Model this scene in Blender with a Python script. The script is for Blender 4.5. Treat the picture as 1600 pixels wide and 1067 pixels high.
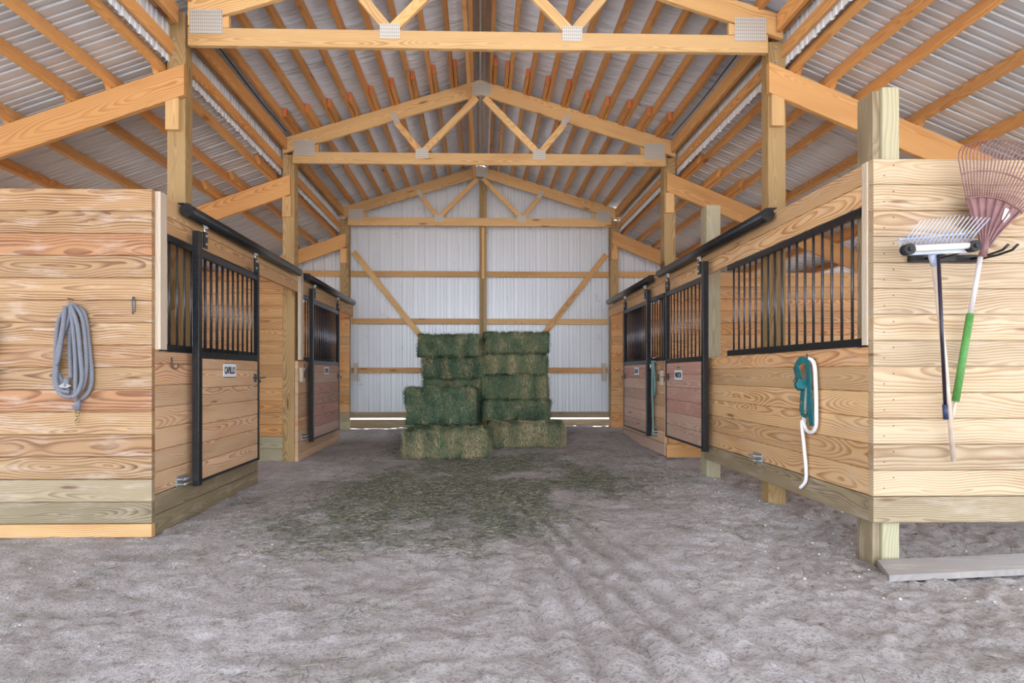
import bpy, math, random
import numpy as np
from mathutils import Vector, Matrix, noise as mnoise
random.seed(7); rng = np.random.default_rng(7)
for o in list(bpy.data.objects): bpy.data.objects.remove(o)
S = bpy.context.scene; COL = S.collection
R = math.radians
# ------------------------------------------------------------------ camera
cam = bpy.data.cameras.new('camera'); co = bpy.data.objects.new('camera', cam); COL.objects.link(co)
co.location = (0, 0, 1.12); co.rotation_euler = (R(90), 0, R(-1.27))
cam.sensor_width = 36; cam.lens = 850/1600*36
cam.shift_x = (800-768)/1600; cam.shift_y = (583-533.5)/1600
cam.clip_start = .05; cam.clip_end = 300
S.camera = co
# ------------------------------------------------------------------ light
S.view_settings.view_transform = 'Standard'; S.view_settings.look = 'None'
S.view_settings.gamma = 1; S.view_settings.exposure = 0.06
w = bpy.data.worlds.new('sky'); S.world = w; w.use_nodes = True
bg = w.node_tree.nodes['Background']; bg.inputs[0].default_value = (0.80, 0.92, 1.06, 1); bg.inputs[1].default_value = 4.8
def lamp(name, kind, loc, rot, energy, color=(1,1,1), **k):
    l = bpy.data.lights.new(name, kind); l.energy = energy; l.color = color
    for a, b in k.items(): setattr(l, a, b)
    o = bpy.data.objects.new(name, l); COL.objects.link(o); o.location = loc; o.rotation_euler = rot
    return o
lamp('sun', 'SUN', (0, 20, 20), (R(-32), 0, 0), 28.0, (1, .96, .92), angle=R(1))
# daylight of the open barn front behind the camera
lamp('front_daylight', 'AREA', (0.2, -7.5, 1.6), (R(98), 0, 0), 10, (1, .98, .96), shape='RECTANGLE', size=9, size_y=4.5)
# added fill lamp imitating yard bounce, brightens the ceiling and side walls
lamp('ceiling_fill', 'AREA', (0.2, -3.4, 0.25), (R(140), 0, 0), 240, (.97, .98, 1.0), shape='RECTANGLE', size=8, size_y=2.5)
lamp('front_daylight_right', 'AREA', (4.6, -0.2, 2.0), (R(88), 0, R(24)), 14, (1, .97, .92), shape='DISK', size=.45)

# ------------------------------------------------------------------ mesh builder
class MB:
    def __init__(s): s.v=[]; s.f=[]; s.g=[]; s.r=[]; s.sm=[]
    def add(s, vs, fs, g=None, r=None, smooth=False):
        n=len(s.v); s.v += [tuple(p) for p in vs]
        s.g += [tuple(p) for p in (g if g is not None else vs)]
        r = r or (random.random(), random.random(), random.random())
        s.r += [r]*len(vs)
        s.f += [[n+i for i in f] for f in fs]; s.sm += [smooth]*len(fs)
    def board(s, a, b, w, t, wdir=(0,0,1), ch=.003, r=None, cuta=0, cutb=0):
        """timber from a to b (centre line), width w along wdir, thickness t; cut*: end skew per unit width"""
        a=Vector(a); b=Vector(b); x=(b-a); L=x.length; x.normalize()
        wd=Vector(wdir); wd=(wd-x*wd.dot(x)).normalized(); td=x.cross(wd)
        h=w/2; k=t/2; c=min(ch, h*.4, k*.4)
        pr=[(-h+c,-k),(h-c,-k),(h,-k+c),(h,k-c),(h-c,k),(-h+c,k),(-h,k-c),(-h,-k+c)]
        vs=[];g=[]
        off=random.random()*5
        for e,(p,l,cu) in enumerate(((a,0,cuta),(b,L,cutb))):
            for (y,z) in pr:
                sh=cu*y
                vs.append(p+wd*y+td*z+x*sh); g.append((l+off+sh,y,z))
        fs=[[i,(i+1)%8,8+(i+1)%8,8+i] for i in range(8)]+[list(range(7,-1,-1)),list(range(8,16))]
        s.add(vs,fs,g,r); return s
    def box(s, x0,x1,y0,y1,z0,z1, ch=.002, long=None, r=None):
        d=[x1-x0,y1-y0,z1-z0]
        ax=long if long is not None else d.index(max(d))
        c=[(x0+x1)/2,(y0+y1)/2,(z0+z1)/2]
        a=list(c);b=list(c); a[ax]-=d[ax]/2; b[ax]+=d[ax]/2
        o=[i for i in range(3) if i!=ax]; wi=o[0] if d[o[0]]>=d[o[1]] else o[1]; ti=o[1] if wi==o[0] else o[0]
        wd=[0,0,0]; wd[wi]=1
        return s.board(a,b,d[wi],d[ti],wd,ch,r)
    def tube(s, pts, r, n=8, rr=None, caps=True, smooth=True):
        pts=[Vector(p) for p in pts]; m=len(pts)
        rad = r if isinstance(r,(list,tuple)) else [r]*m
        tg=[(pts[min(i+1,m-1)]-pts[max(i-1,0)]).normalized() for i in range(m)]
        u=tg[0].orthogonal().normalized(); vs=[];g=[];l=0
        for i in range(m):
            if i: l+=(pts[i]-pts[i-1]).length
            u=(u-tg[i]*u.dot(tg[i]))
            u=u.normalized() if u.length>1e-6 else tg[i].orthogonal().normalized()
            v=tg[i].cross(u)
            for k in range(n):
                an=2*math.pi*k/n; q=u*math.cos(an)+v*math.sin(an)
                vs.append(pts[i]+q*rad[i]); g.append((l,math.cos(an)*rad[i],math.sin(an)*rad[i]))
        fs=[[i*n+k,i*n+(k+1)%n,(i+1)*n+(k+1)%n,(i+1)*n+k] for i in range(m-1) for k in range(n)]
        s.add(vs,fs,g,rr,smooth)
        if caps:
            s.f.append([len(s.v)-m*n+k for k in range(n-1,-1,-1)]); s.sm.append(False)
            s.f.append([len(s.v)-n+k for k in range(n)]); s.sm.append(False)
        return s
    def cyl(s,a,b,r,n=12,**k): return s.tube([a,b],r,n,**k)
    def prism(s, poly, ext):
        """closed polygon of 3-D points pushed along ext"""
        e=Vector(ext); P=[Vector(p) for p in poly]; n=len(P)
        s.add(P+[p+e for p in P],[list(range(n-1,-1,-1)),list(range(n,2*n))]+[[i,(i+1)%n,n+(i+1)%n,n+i] for i in range(n)])
        return s
    def ball(s,c,r,n=10,sc=(1,1,1)):
        vs=[];fs=[];c=Vector(c)
        for i in range(n//2+1):
            th=math.pi*i/(n//2)
            for k in range(n):
                ph=2*math.pi*k/n
                vs.append(c+Vector((r*sc[0]*math.sin(th)*math.cos(ph),r*sc[1]*math.sin(th)*math.sin(ph),r*sc[2]*math.cos(th))))
        for i in range(n//2):
            for k in range(n): fs.append([i*n+k,(i+1)*n+k,(i+1)*n+(k+1)%n,i*n+(k+1)%n])
        s.add(vs,fs,smooth=True); return s

def mesh_from(name, mb, mat, off=(0,0,0)):
    me=bpy.data.meshes.new(name)
    o=Vector(off)
    me.from_pydata([tuple(Vector(p)-o) for p in mb.v],[],mb.f)
    at=me.attributes.new('gco','FLOAT_VECTOR','POINT'); at.data.foreach_set('vector',np.array(mb.g,dtype=np.float32).ravel())
    at=me.attributes.new('rnd','FLOAT_VECTOR','POINT'); at.data.foreach_set('vector',np.array(mb.r,dtype=np.float32).ravel())
    me.polygons.foreach_set('use_smooth',mb.sm)
    me.materials.append(mat); me.update()
    return me
ROOT={}
def thing(name,label,cat,loc,group=None):
    o=bpy.data.objects.new(name,None); o.empty_display_size=.1; COL.objects.link(o); o.location=loc
    o['label']=label; o['category']=cat
    if group: o['group']=group
    ROOT[o]=Vector(loc); return o
def part(name,mb,mat,parent,label=None,stuff=False):
    off=ROOT[parent]
    o=bpy.data.objects.new(name,mesh_from(name,mb,mat,off)); COL.objects.link(o); o.parent=parent; ROOT[o]=off
    if label: o['label']=label
    if stuff: o['kind']='stuff'
    return o
def single(name,mb,mat,label,cat,group=None,kind=None):
    A=np.array(mb.v); lo=A.min(0); hi=A.max(0); off=((lo[0]+hi[0])/2,(lo[1]+hi[1])/2,lo[2])
    o=bpy.data.objects.new(name,mesh_from(name,mb,mat,off)); COL.objects.link(o); o.location=off; ROOT[o]=Vector(off)
    if label: o['label']=label; o['category']=cat
    if group: o['group']=group
    if kind: o['kind']=kind
    return o
def struct(name,mb,mat): return single(name,mb,mat,None,None,kind='structure')

# ------------------------------------------------------------------ materials
def srgb(r,g,b):
    f=lambda c:(c/255/12.92 if c/255<=.04045 else ((c/255+.055)/1.055)**2.4)
    return (f(r),f(g),f(b),1)
class NT:
    def __init__(s,name):
        s.m=bpy.data.materials.new(name); s.m.use_nodes=True; s.t=s.m.node_tree; s.n=s.t.nodes; s.l=s.t.links
        s.b=s.n['Principled BSDF']
    def new(s,t,**k):
        n=s.n.new(t)
        for a,b in k.items(): setattr(n,a,b)
        return n
    def put(s,sock,v):
        if isinstance(v,bpy.types.NodeSocket): s.l.new(v,sock)
        elif v is not None: sock.default_value=v
    def M(s,op,a,b=None,c=None,clamp=False):
        n=s.new('ShaderNodeMath',operation=op,use_clamp=clamp); s.put(n.inputs[0],a)
        if b is not None: s.put(n.inputs[1],b)
        if c is not None: s.put(n.inputs[2],c)
        return n.outputs[0]
    def attr(s,name,kind='GEOMETRY'):
        n=s.new('ShaderNodeAttribute',attribute_name=name,attribute_type=kind); return n.outputs['Vector']
    def sep(s,v): n=s.new('ShaderNodeSeparateXYZ'); s.l.new(v,n.inputs[0]); return n.outputs
    def comb(s,x,y,z): n=s.new('ShaderNodeCombineXYZ'); [s.put(n.inputs[i],q) for i,q in enumerate((x,y,z))]; return n.outputs[0]
    def noise(s,v,scale,detail=2,rough=.5): 
        n=s.new('ShaderNodeTexNoise'); s.put(n.inputs['Vector'],v); n.inputs['Scale'].default_value=scale
        n.inputs['Detail'].default_value=detail; n.inputs['Roughness'].default_value=rough; return n.outputs['Fac']
    def ramp(s,f,a,b,lo=0.,hi=1.):
        n=s.new('ShaderNodeMapRange',interpolation_type='SMOOTHSTEP'); s.put(n.inputs[0],f)
        for i,q in enumerate((a,b,lo,hi)): n.inputs[1+i].default_value=q
        return n.outputs[0]
    def mix(s,f,a,b,mode='MIX'):
        n=s.new('ShaderNodeMix',data_type='RGBA',blend_type=mode); s.put(n.inputs[0],f); s.put(n.inputs[6],a); s.put(n.inputs[7],b); return n.outputs[2]
    def bump(s,h,strength=.3,dist=.01):
        n=s.new('ShaderNodeBump'); s.put(n.inputs['Height'],h); n.inputs['Strength'].default_value=strength; n.inputs['Distance'].default_value=dist
        s.l.new(n.outputs[0],s.b.inputs['Normal'])
    def out(s,col=None,rough=None,metal=None):
        s.put(s.b.inputs['Base Color'],col); s.put(s.b.inputs['Roughness'],rough); s.put(s.b.inputs['Metallic'],metal); return s.m
def wood(name,light,dark,third,var=.5,grain=.75,knots=.55,wear=0.,ring=.012):
    t=NT(name); x,y,z=t.sep(t.attr('gco')); ra,rb,rc=t.sep(t.attr('rnd'))
    X=t.M('ADD',x,t.M('MULTIPLY',ra,41.))
    base=t.comb(X,t.M('MULTIPLY',rc,9.),0.)
    n1=t.noise(base,.8,2); n2=t.noise(base,1.9,1)
    z0=t.M('ADD',t.M('MULTIPLY_ADD',rb,.10,.0),t.M('MULTIPLY',t.M('SUBTRACT',n1,.5),.30))
    y0=t.M('ADD',t.M('MULTIPLY',t.M('SUBTRACT',rc,.5),.15),t.M('MULTIPLY',t.M('SUBTRACT',n2,.5),.10))
    # knots
    kv=t.comb(t.M('MULTIPLY',X,1.5),t.M('MULTIPLY_ADD',y,9.,t.M('MULTIPLY',rb,7.)),t.M('MULTIPLY',rc,5.))
    vo=t.new('ShaderNodeTexVoronoi'); t.l.new(kv,vo.inputs['Vector']); vo.inputs['Scale'].default_value=1.
    kd=vo.outputs['Distance']; kr=t.sep(vo.outputs['Color'])[0]
    on=t.ramp(kr,1-knots,1-knots+.02)
    swirl=t.M('MULTIPLY',t.ramp(kd,.0,.32,1.,0.),on); core=t.M('MULTIPLY',t.ramp(kd,.07,.14,1.,0.),on)
    dy=t.M('SUBTRACT',y,y0); dz=t.M('SUBTRACT',z,z0)
    r=t.M('SQRT',t.M('ADD',t.M('MULTIPLY',dy,dy),t.M('MULTIPLY',dz,dz)))
    fn=t.noise(t.comb(t.M('MULTIPLY',X,2.),t.M('MULTIPLY',y,14.),t.M('MULTIPLY',z,14.)),1.,2)
    r=t.M('ADD',r,t.M('MULTIPLY',fn,.012)); r=t.M('ADD',r,t.M('MULTIPLY',swirl,.02))
    v=t.M('FRACT',t.M('DIVIDE',r,ring))
    late=t.M('MULTIPLY',t.ramp(v,.25,.85),t.ramp(v,.9,1.,1.,0.))
    fib=t.noise(t.comb(t.M('MULTIPLY',X,5.),t.M('MULTIPLY',y,190.),t.M('MULTIPLY',z,190.)),1.,2)
    amt=t.M('MULTIPLY',late,t.M('MULTIPLY_ADD',fib,.7,.65)); 
    big=t.noise(t.comb(t.M('MULTIPLY',X,1.2),t.M('MULTIPLY',y,9.),rc),1.,2)
    amt=t.M('MULTIPLY',amt,t.M('MULTIPLY',t.ramp(big,.25,.7,.35,1.),grain),clamp=True)
    c=t.mix(amt,light,dark)
    c=t.mix(t.M('MULTIPLY',t.ramp(rb,.35,1.),var),c,t.mix(1.,c,third,'MULTIPLY'))
    c=t.mix(t.M('MULTIPLY',t.ramp(big,.55,.8),.35),c,dark)
    c=t.mix(t.M('MULTIPLY',core,.85),c,srgb(96,52,24)); c=t.mix(t.M('MULTIPLY',swirl,.25),c,dark)
    br=t.M('MULTIPLY_ADD',ra,.28,.86); hb=t.new('ShaderNodeHueSaturation'); t.l.new(c,hb.inputs['Color']); t.l.new(br,hb.inputs['Value'])
    c=hb.outputs[0]
    if wear:
        wn=t.noise(t.comb(t.M('MULTIPLY',X,2.),t.M('MULTIPLY',y,12.),ra),1.6,4,.65)
        c=t.mix(t.M('MULTIPLY',t.ramp(wn,.5,.72),wear),c,srgb(205,190,176))
    t.bump(t.M('ADD',t.M('MULTIPLY',late,-.4),t.M('MULTIPLY',fib,.5)),.25,.003)
    return t.out(c,t.M('MULTIPLY_ADD',fib,.2,.5))
W_LEFT =wood('pine_boards_tan',srgb(172,138,98),srgb(108,66,32),srgb(246,208,190),.75,.95,.5,.4,.016)
W_DOOR =wood('pine_boards_door',srgb(218,182,144),srgb(162,112,72),srgb(244,220,212),.5,.85,.5,.35)
W_PINK =wood('pine_boards_rosy',srgb(206,174,154),srgb(152,110,90),srgb(232,206,210),.9,.6,.4,.4)
W_RIGHT=wood('pine_boards_honey',srgb(216,178,130),srgb(158,106,60),srgb(246,216,196),.6,.85,.5,.3)
W_PALE =wood('pine_boards_pale',srgb(190,168,136),srgb(140,104,66),srgb(250,236,226),.4,.8,.6,.25,.015)
W_TRIM =wood('pine_trim_pale',srgb(212,198,176),srgb(180,160,132),srgb(240,232,228),.5,.5,.3,.5)
W_INNER=wood('pine_boards_amber',srgb(212,168,114),srgb(156,100,48),srgb(250,220,186),.6,.8,.5,.15)
W_BEAM =wood('pine_truss_timber',srgb(216,178,122),srgb(174,122,68),srgb(252,230,200),.5,.7,.5)
W_RAFT =wood('pine_rafter_timber',srgb(214,166,106),srgb(168,108,54),srgb(252,220,184),.5,.7,.5)
W_PURL =wood('pine_purlin_timber',srgb(206,152,90),srgb(152,90,40),srgb(250,220,184),.5,.6,.3)
W_POST =wood('treated_post_timber',srgb(176,146,98),srgb(126,94,52),srgb(226,232,218),.6,.7,.4)
W_TREAT=wood('treated_skirt_timber',srgb(158,140,110),srgb(102,86,62),srgb(220,224,214),.6,.8,.4,.3)
W_GREEN=wood('treated_green_timber',srgb(184,174,144),srgb(142,130,100),srgb(226,232,224),.6,.6,.4,.2)
W_GREY =wood('weathered_grey_plank',srgb(166,158,154),srgb(136,126,120),srgb(230,226,226),.3,.4,.3,.4)
def plain(name,col,rough=.5,metal=0,nscale=0,namt=.15,bump=0):
    t=NT(name); c=col
    tc=t.new('ShaderNodeTexCoord').outputs['Object']
    n=t.noise(tc,nscale or 30,3)
    c=t.mix(t.M('MULTIPLY',t.ramp(n,.35,.75),namt),col,tuple(min(1,q*1.9+.03) for q in col[:3])+(1,))
    if bump: t.bump(n,bump,.002)
    return t.out(c,rough,metal)
BLACK=plain('black_powder_coat',srgb(30,31,34),.32,.2,40,.35,.1)
BLACKB=plain('black_steel_bar',srgb(78,78,84),.28,.75,40,.3)
ZINC=plain('galvanised_steel',srgb(205,210,214),.34,.85,25,.3,.1)
ZINC_P=plain('galvanised_plate',srgb(196,198,198),.5,.35,25,.3,.1)
BRASS=plain('brass',srgb(164,146,104),.4,.8)
WHITE=plain('white_enamel',srgb(232,234,236),.4,0,20,.05)
INK=plain('black_lettering',srgb(24,26,34),.5)
ROPE_G=plain('grey_rope',srgb(112,114,122),.85,0,160,.35,.8)
ROPE_W=plain('white_rope',srgb(232,228,226),.85,0,120,.3,.8)
ROPE_T=plain('grey_green_rope',srgb(112,140,138),.85,0,120,.3,.8)
TEAL=plain('teal_webbing',srgb(22,104,110),.6,0,200,.25,.3)
REDTIP=plain('orange_painted_end',srgb(204,112,64),.6)
RUBBER=plain('black_rubber',srgb(22,22,24),.6)
RAKE=plain('maroon_plastic',srgb(128,92,92),.45,0,18,.35)
FORK=plain('grey_blue_plastic',srgb(172,182,206),.35,0,18,.2)
CREAM=plain('cream_roller',srgb(240,232,214),.35)
GREENG=plain('green_foam_grip',srgb(78,136,64),.6,0,60,.2)
SHAFT=plain('grey_steel_shaft',srgb(206,200,198),.4,.1,15,.2)
ASH=plain('weathered_ash_handle',srgb(206,186,168),.6,0,15,.25)
DARKSH=plain('dark_steel_shaft',srgb(44,38,52),.3,.4)
NAVY=plain('navy_grip',srgb(40,50,84),.5)
CABLE=plain('black_cable',srgb(20,20,22),.5)
MAROON=plain('maroon_leather',srgb(140,92,88),.5)
def metal_roof(name,col,metal,rough):
    t=NT(name); tc=t.new('ShaderNodeTexCoord').outputs['Object']
    n=t.noise(tc,1.2,3); n2=t.noise(tc,9,3)
    c=t.mix(t.M('MULTIPLY',n,.35),col,tuple(q*.72 for q in col[:3])+(1,))
    t.bump(n2,.12,.01)
    return t.out(c,t.M('MULTIPLY_ADD',n2,.2,rough),metal)
GALV=metal_roof('galvalume_sheet',srgb(214,218,222),.35,.34)
t=NT('white_wall_sheet'); tc=t.new('ShaderNodeTexCoord').outputs['Object']
n=t.noise(tc,2.6,4,.6); n2=t.noise(tc,14,3); sx=t.sep(tc)
c=t.mix(t.M('MULTIPLY',t.M('MULTIPLY',t.ramp(n,.62,.74),t.ramp(n2,.45,.6)),.55),srgb(224,228,232),srgb(150,150,150))
SHEET=t.out(c,.38,.15)
# vinyl faced insulation
t=NT('vinyl_insulation'); tc=t.new('ShaderNodeTexCoord').outputs['Object']; x,y,z=t.sep(tc)
n=t.noise(t.comb(t.M('MULTIPLY',x,1.2),t.M('MULTIPLY',y,6.),z),2.,3); t.bump(n,.8,.04)
seam=t.M('LESS_THAN',t.M('ABSOLUTE',t.M('SUBTRACT',t.M('FRACT',t.M('ADD',t.M('DIVIDE',y,1.25),t.M('MULTIPLY',n,.03))),.5)),.006)
c=t.mix(t.M('MULTIPLY',seam,.6),srgb(232,240,250),srgb(150,150,156))
INSUL=t.out(c,.5,0)
t=NT('nail_plate_steel'); tc=t.new('ShaderNodeTexCoord').outputs['Object']; x,y,z=t.sep(tc)
hx=t.M('LESS_THAN',t.M('FRACT',t.M('MULTIPLY',x,62.)),.4); hz=t.M('LESS_THAN',t.M('FRACT',t.M('MULTIPLY',z,36.)),.6); h=t.M('MULTIPLY',hx,hz)
t.bump(h,.6,.004); NAILP=t.out(t.mix(h,srgb(206,202,192),srgb(160,154,142)),.45,.4)

# ------------------------------------------------------------------ key dimensions
XL,XR=-2.25,2.28            # aisle faces of the stall fronts
PL,PR=-2.295,2.325          # inner faces of the posts
TY=[4.35,6.75,9.55]         # truss lines
APEX,PITCH=4.755,.308
LZ,LS=3.58,.355; RZ,RS=3.66,.41    # lean-to rafter tops (at |X|=2.3) and slopes
XO=6.0
YB=9.85
def smooth(a,b,v): q=np.clip((v-a)/(b-a),0,1); return q*q*(3-2*q)
def gz(x,y):
    x=np.asarray(x,float); y=np.asarray(y,float)
    return smooth(5,9.5,y)*(.05+.13*smooth(-1.2,2.2,x))+smooth(8.8,9.6,y)*.08*(1-smooth(-1.2,2.2,x))+.05*smooth(1.0,2.3,x)*smooth(3.2,4.3,y)*(1-smooth(5,6.5,y))-.03*smooth(2.2,3.2,x)*smooth(2.5,4.,y)
# ------------------------------------------------------------------ ground
def vnoise(x,y,seed,freq):
    xs=x*freq+seed*17.3; ys=y*freq+seed*9.1
    xi=np.floor(xs).astype(int); yi=np.floor(ys).astype(int); fx=xs-xi; fy=ys-yi
    tab=np.random.default_rng(seed).random((256,256))
    g=lambda a,b:tab[a%256,b%256]
    fx=fx*fx*(3-2*fx); fy=fy*fy*(3-2*fy)
    return (g(xi,yi)*(1-fx)+g(xi+1,yi)*fx)*(1-fy)+(g(xi,yi+1)*(1-fx)+g(xi+1,yi+1)*fx)*fy-.5
def ground_height(x,y):
    z=gz(x,y)
    amp=np.clip(1.2-y*.05,.4,1.2)
    z=z+.030*vnoise(x,y,1,1.3)+.022*vnoise(x,y,2,4)+amp*(.016*vnoise(x,y,3,11)+.012*vnoise(x,y,4,24)+.008*vnoise(x,y,5,50))
    # rougher clods on the right
    rgt=smooth(.9,2.2,x)*smooth(1.5,2.5,y)
    z=z+rgt*(.022*vnoise(x,y,6,17)+.016*vnoise(x,y,7,34))
    # wheel ruts that sweep to the right as they come forward
    m=smooth(1.2,2.2,y)*(1-smooth(4.2,5.6,y))
    for k,(x0,cv,wd,dp) in enumerate([(-.08,.00,.05,.010),(.30,.10,.05,.018),(.42,.17,.045,.016),(.56,.26,.05,.018),(.70,.36,.045,.014),(.86,.46,.05,.017),(1.0,.58,.05,.013)]):
        cx=x0*.55+cv*np.clip(5-y,0,4)*.42+.03*np.sin(y*2.1+k)
        d=(x-cx)/wd
        z=z-m*dp*np.exp(-d*d)+m*dp*.6*(np.exp(-((x-cx-wd*1.6)/wd)**2)+np.exp(-((x-cx+wd*1.6)/wd)**2))
    return z
xs=np.concatenate([np.linspace(-45,-6.6,14),np.linspace(-6.4,-3.4,40),np.linspace(-3.35,3.6,330),np.linspace(3.65,6.4,50),np.linspace(6.6,45,14)])
ys=np.concatenate([np.linspace(-40,-1.5,16),np.linspace(-1.2,1.4,30),np.arange(1.43,5.2,.0165),np.arange(5.2,10.2,.035),np.linspace(10.4,60,18)])
GX,GY=np.meshgrid(xs,ys,indexing='ij'); GZ=ground_height(GX,GY)
GZ=np.where((np.abs(GX)>7)|(GY>10.3)|(GY<-1.4),gz(np.clip(GX,-3,3),np.clip(GY,0,10))*0-.03,GZ)
nx,ny=len(xs),len(ys); V=np.stack([GX,GY,GZ],-1).reshape(-1,3)
idx=np.arange(nx*ny).reshape(nx,ny); Fq=np.stack([idx[:-1,:-1],idx[1:,:-1],idx[1:,1:],idx[:-1,1:]],-1).reshape(-1,4)
me=bpy.data.meshes.new('floor'); me.vertices.add(len(V)); me.vertices.foreach_set('co',V.astype(np.float32).ravel())
me.loops.add(Fq.size); me.loops.foreach_set('vertex_index',Fq.ravel().astype(np.int32)); me.polygons.add(len(Fq))
me.polygons.foreach_set('loop_start',np.arange(0,Fq.size,4,dtype=np.int32)); me.polygons.foreach_set('loop_total',np.full(len(Fq),4,dtype=np.int32))
me.polygons.foreach_set('use_smooth',[True]*len(Fq))
def d1(x,y):
    n_=vnoise(x,y,21,2.2)+.7*vnoise(x,y,22,6)+.4*vnoise(x,y,23,15)
    cx=-.15-.32*np.clip(6-y,0,4)*.55; wd=1.25-.04*(7-y)
    m=smooth(2.9,4.6,y)*(1-.6*smooth(6.6,7.6,y))*np.exp(-np.clip(np.abs(x-cx)-.55*wd,0,9)**2/.22)
    m=np.maximum(m,.9*np.exp(-((x-.75)**2/.9+(y-5.9)**2/.9)))
    return np.clip(m*np.clip(.6+1.4*n_,0,1),0,1)
at=me.attributes.new('hay','FLOAT','POINT'); at.data.foreach_set('value',d1(V[:,0],V[:,1]).astype(np.float32))
me.update()
fl=bpy.data.objects.new('floor',me); COL.objects.link(fl); fl['kind']='structure'
t=NT('dusty_ground'); tc=t.new('ShaderNodeTexCoord').outputs['Object']
a=t.noise(tc,1.1,4,.6); b=t.noise(tc,7,5,.65); d=t.noise(tc,60,4,.7); e=t.noise(tc,220,2)
c=t.mix(t.ramp(a,.3,.7),srgb(166,157,152),srgb(194,186,184))
c=t.mix(t.M('MULTIPLY',t.ramp(b,.45,.75),.5),c,srgb(202,197,198)); c=t.mix(t.M('MULTIPLY',t.ramp(d,.48,.68),.7),c,srgb(118,106,102))
c=t.mix(t.M('MULTIPLY',t.ramp(e,.62,.8),.5),c,srgb(222,218,218))
t.bump(t.M('ADD',t.M('MULTIPLY',b,.5),t.M('ADD',d,t.M('MULTIPLY',e,.4))),.9,.02); hy=t.new('ShaderNodeAttribute',attribute_name='hay',attribute_type='GEOMETRY').outputs['Fac']
c=t.mix(t.M('MULTIPLY',t.M('MULTIPLY',t.ramp(hy,.1,.8),t.ramp(d,.3,.62,.35,1.)),.6),c,srgb(98,98,86))
me.materials.append(t.out(c,.95))

# ------------------------------------------------------------------ ribbed sheets
def ribbed(u0,u1,fn,pitch=.2,rib=.018,minor=.006):
    """fn(u,h) -> list of points along the rib direction, h = height off the pan"""
    prof=[(0,0),(.006,rib),(.026,rib),(.032,0),(.085,0),(.092,minor),(.108,minor),(.115,0),(.142,0),(.149,minor),(.165,minor),(.172,0)]
    us=[];k=math.floor(u0/pitch)
    while k*pitch<u1:
        for p,h in prof:
            u=k*pitch+p
            if u0<=u<=u1: us.append((u,h))
        k+=1
    mb=MB(); rows=[fn(u,h) for u,h in us]; m=len(rows[0]); vs=[p for r_ in rows for p in r_]
    fs=[[i*m+j,(i+1)*m+j,(i+1)*m+j+1,i*m+j+1] for i in range(len(rows)-1) for j in range(m-1)]
    mb.add(vs,fs); return mb
YF=-2.2     # front edge of the roof, unseen stretch lengthened to keep sky off near walls
def lroof(ax): return LZ+.125-LS*(ax-2.3)
def rroof(ax): return RZ+.125-RS*(ax-2.3)
mb=ribbed(YF,YB+.1,lambda u,h:[(-2.47,u,lroof(2.47)+h),(-XO-.3,u,lroof(XO+.3)+h)]); struct('ceiling_left_lean_to',mb,GALV)
mb=ribbed(YF,YB+.1,lambda u,h:[(2.50,u,rroof(2.50)+h),(XO+.3,u,rroof(XO+.3)+h)]); struct('ceiling_right_lean_to',mb,GALV)
# centre roof : insulation billowing between purlins
def croof(x): return APEX+.112-PITCH*abs(x)
PXR=[.14+.236*i for i in range(10)]; PXL=[-(.09+.243*i) for i in range(10)]
mb=MB()
for side,P in ((1,PXR),(-1,PXL)):
    ex=[abs(p) for p in P]+[2.56]; ux=[]
    for a_,b_ in zip(ex[:-1],ex[1:]): ux+=list(np.linspace(a_,b_,6)[:-1])
    ux.append(2.56); uy=np.linspace(YF,YB,150); vs=[]
    for q in ux:
        for yy in uy:
            i=max(0,sum(1 for e_ in ex if e_<=q+1e-6)-1); i=min(i,len(ex)-2); f=(q-ex[i])/(ex[i+1]-ex[i])
            sag=-.012*math.sin(math.pi*min(1,max(0,f)))*(1+.8*mnoise.noise(Vector((i*3.1*side,yy*2.2,0)))) -.012*math.sin(math.pi*min(1,max(0,f)))*mnoise.noise(Vector((q*4,yy*7,i)))
            vs.append((side*q,yy,croof(q)+sag))
    m=len(uy); mb.add(vs,[[i*m+j,(i+1)*m+j,(i+1)*m+j+1,i*m+j+1] for i in range(len(ux)-1) for j in range(m-1)],smooth=True)
struct('ceiling_insulation',mb,INSUL)
# ridge cap seen between the two ridge purlins
mb=MB(); pr=[(-.092,croof(.09)+.003),(-.05,4.87),(0,4.90),(.02,4.90),(.07,4.88),(.142,croof(.14)+.003)]
vs=[(x_,y_,z_) for y_ in (YF,YB) for x_,z_ in pr]; mb.add(vs,[[i,i+1,len(pr)+i+1,len(pr)+i] for i in range(len(pr)-1)])
struct('trim_ridge_cap',mb,ZINC)
# outer roof skin over the centre (shuts out the sky)
mb=MB(); mb.prism([(-2.75,YF,croof(2.75)+.03),(0,YF,croof(0)+.09),(2.75,YF,croof(2.75)+.03),(2.75,YF,croof(2.75)+.05),(0,YF,croof(0)+.11),(-2.75,YF,croof(2.75)+.05)],(0,YB-YF,0)); struct('ceiling_roof_skin',mb,GALV)
# clerestory sheets
mb=ribbed(YF,YB,lambda u,h:[(-2.475-h,u,3.60),(-2.475-h,u,4.10)]); struct('wall_left_clerestory',mb,SHEET)
mb=ribbed(YF,YB,lambda u,h:[(2.505+h,u,3.64),(2.505+h,u,4.10)]); struct('wall_right_clerestory',mb,SHEET)
# back wall
def btop(x):
    ax=abs(x)
    if ax<2.47: return croof(ax)+.02
    return (lroof(ax) if x<0 else rroof(ax))+.01
mb=ribbed(-XO,XO,lambda u,h:[(u,YB+h,.36),(u,YB+h,btop(u))],rib=.03,minor=.009); struct('wall_back',mb,SHEET)
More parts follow.
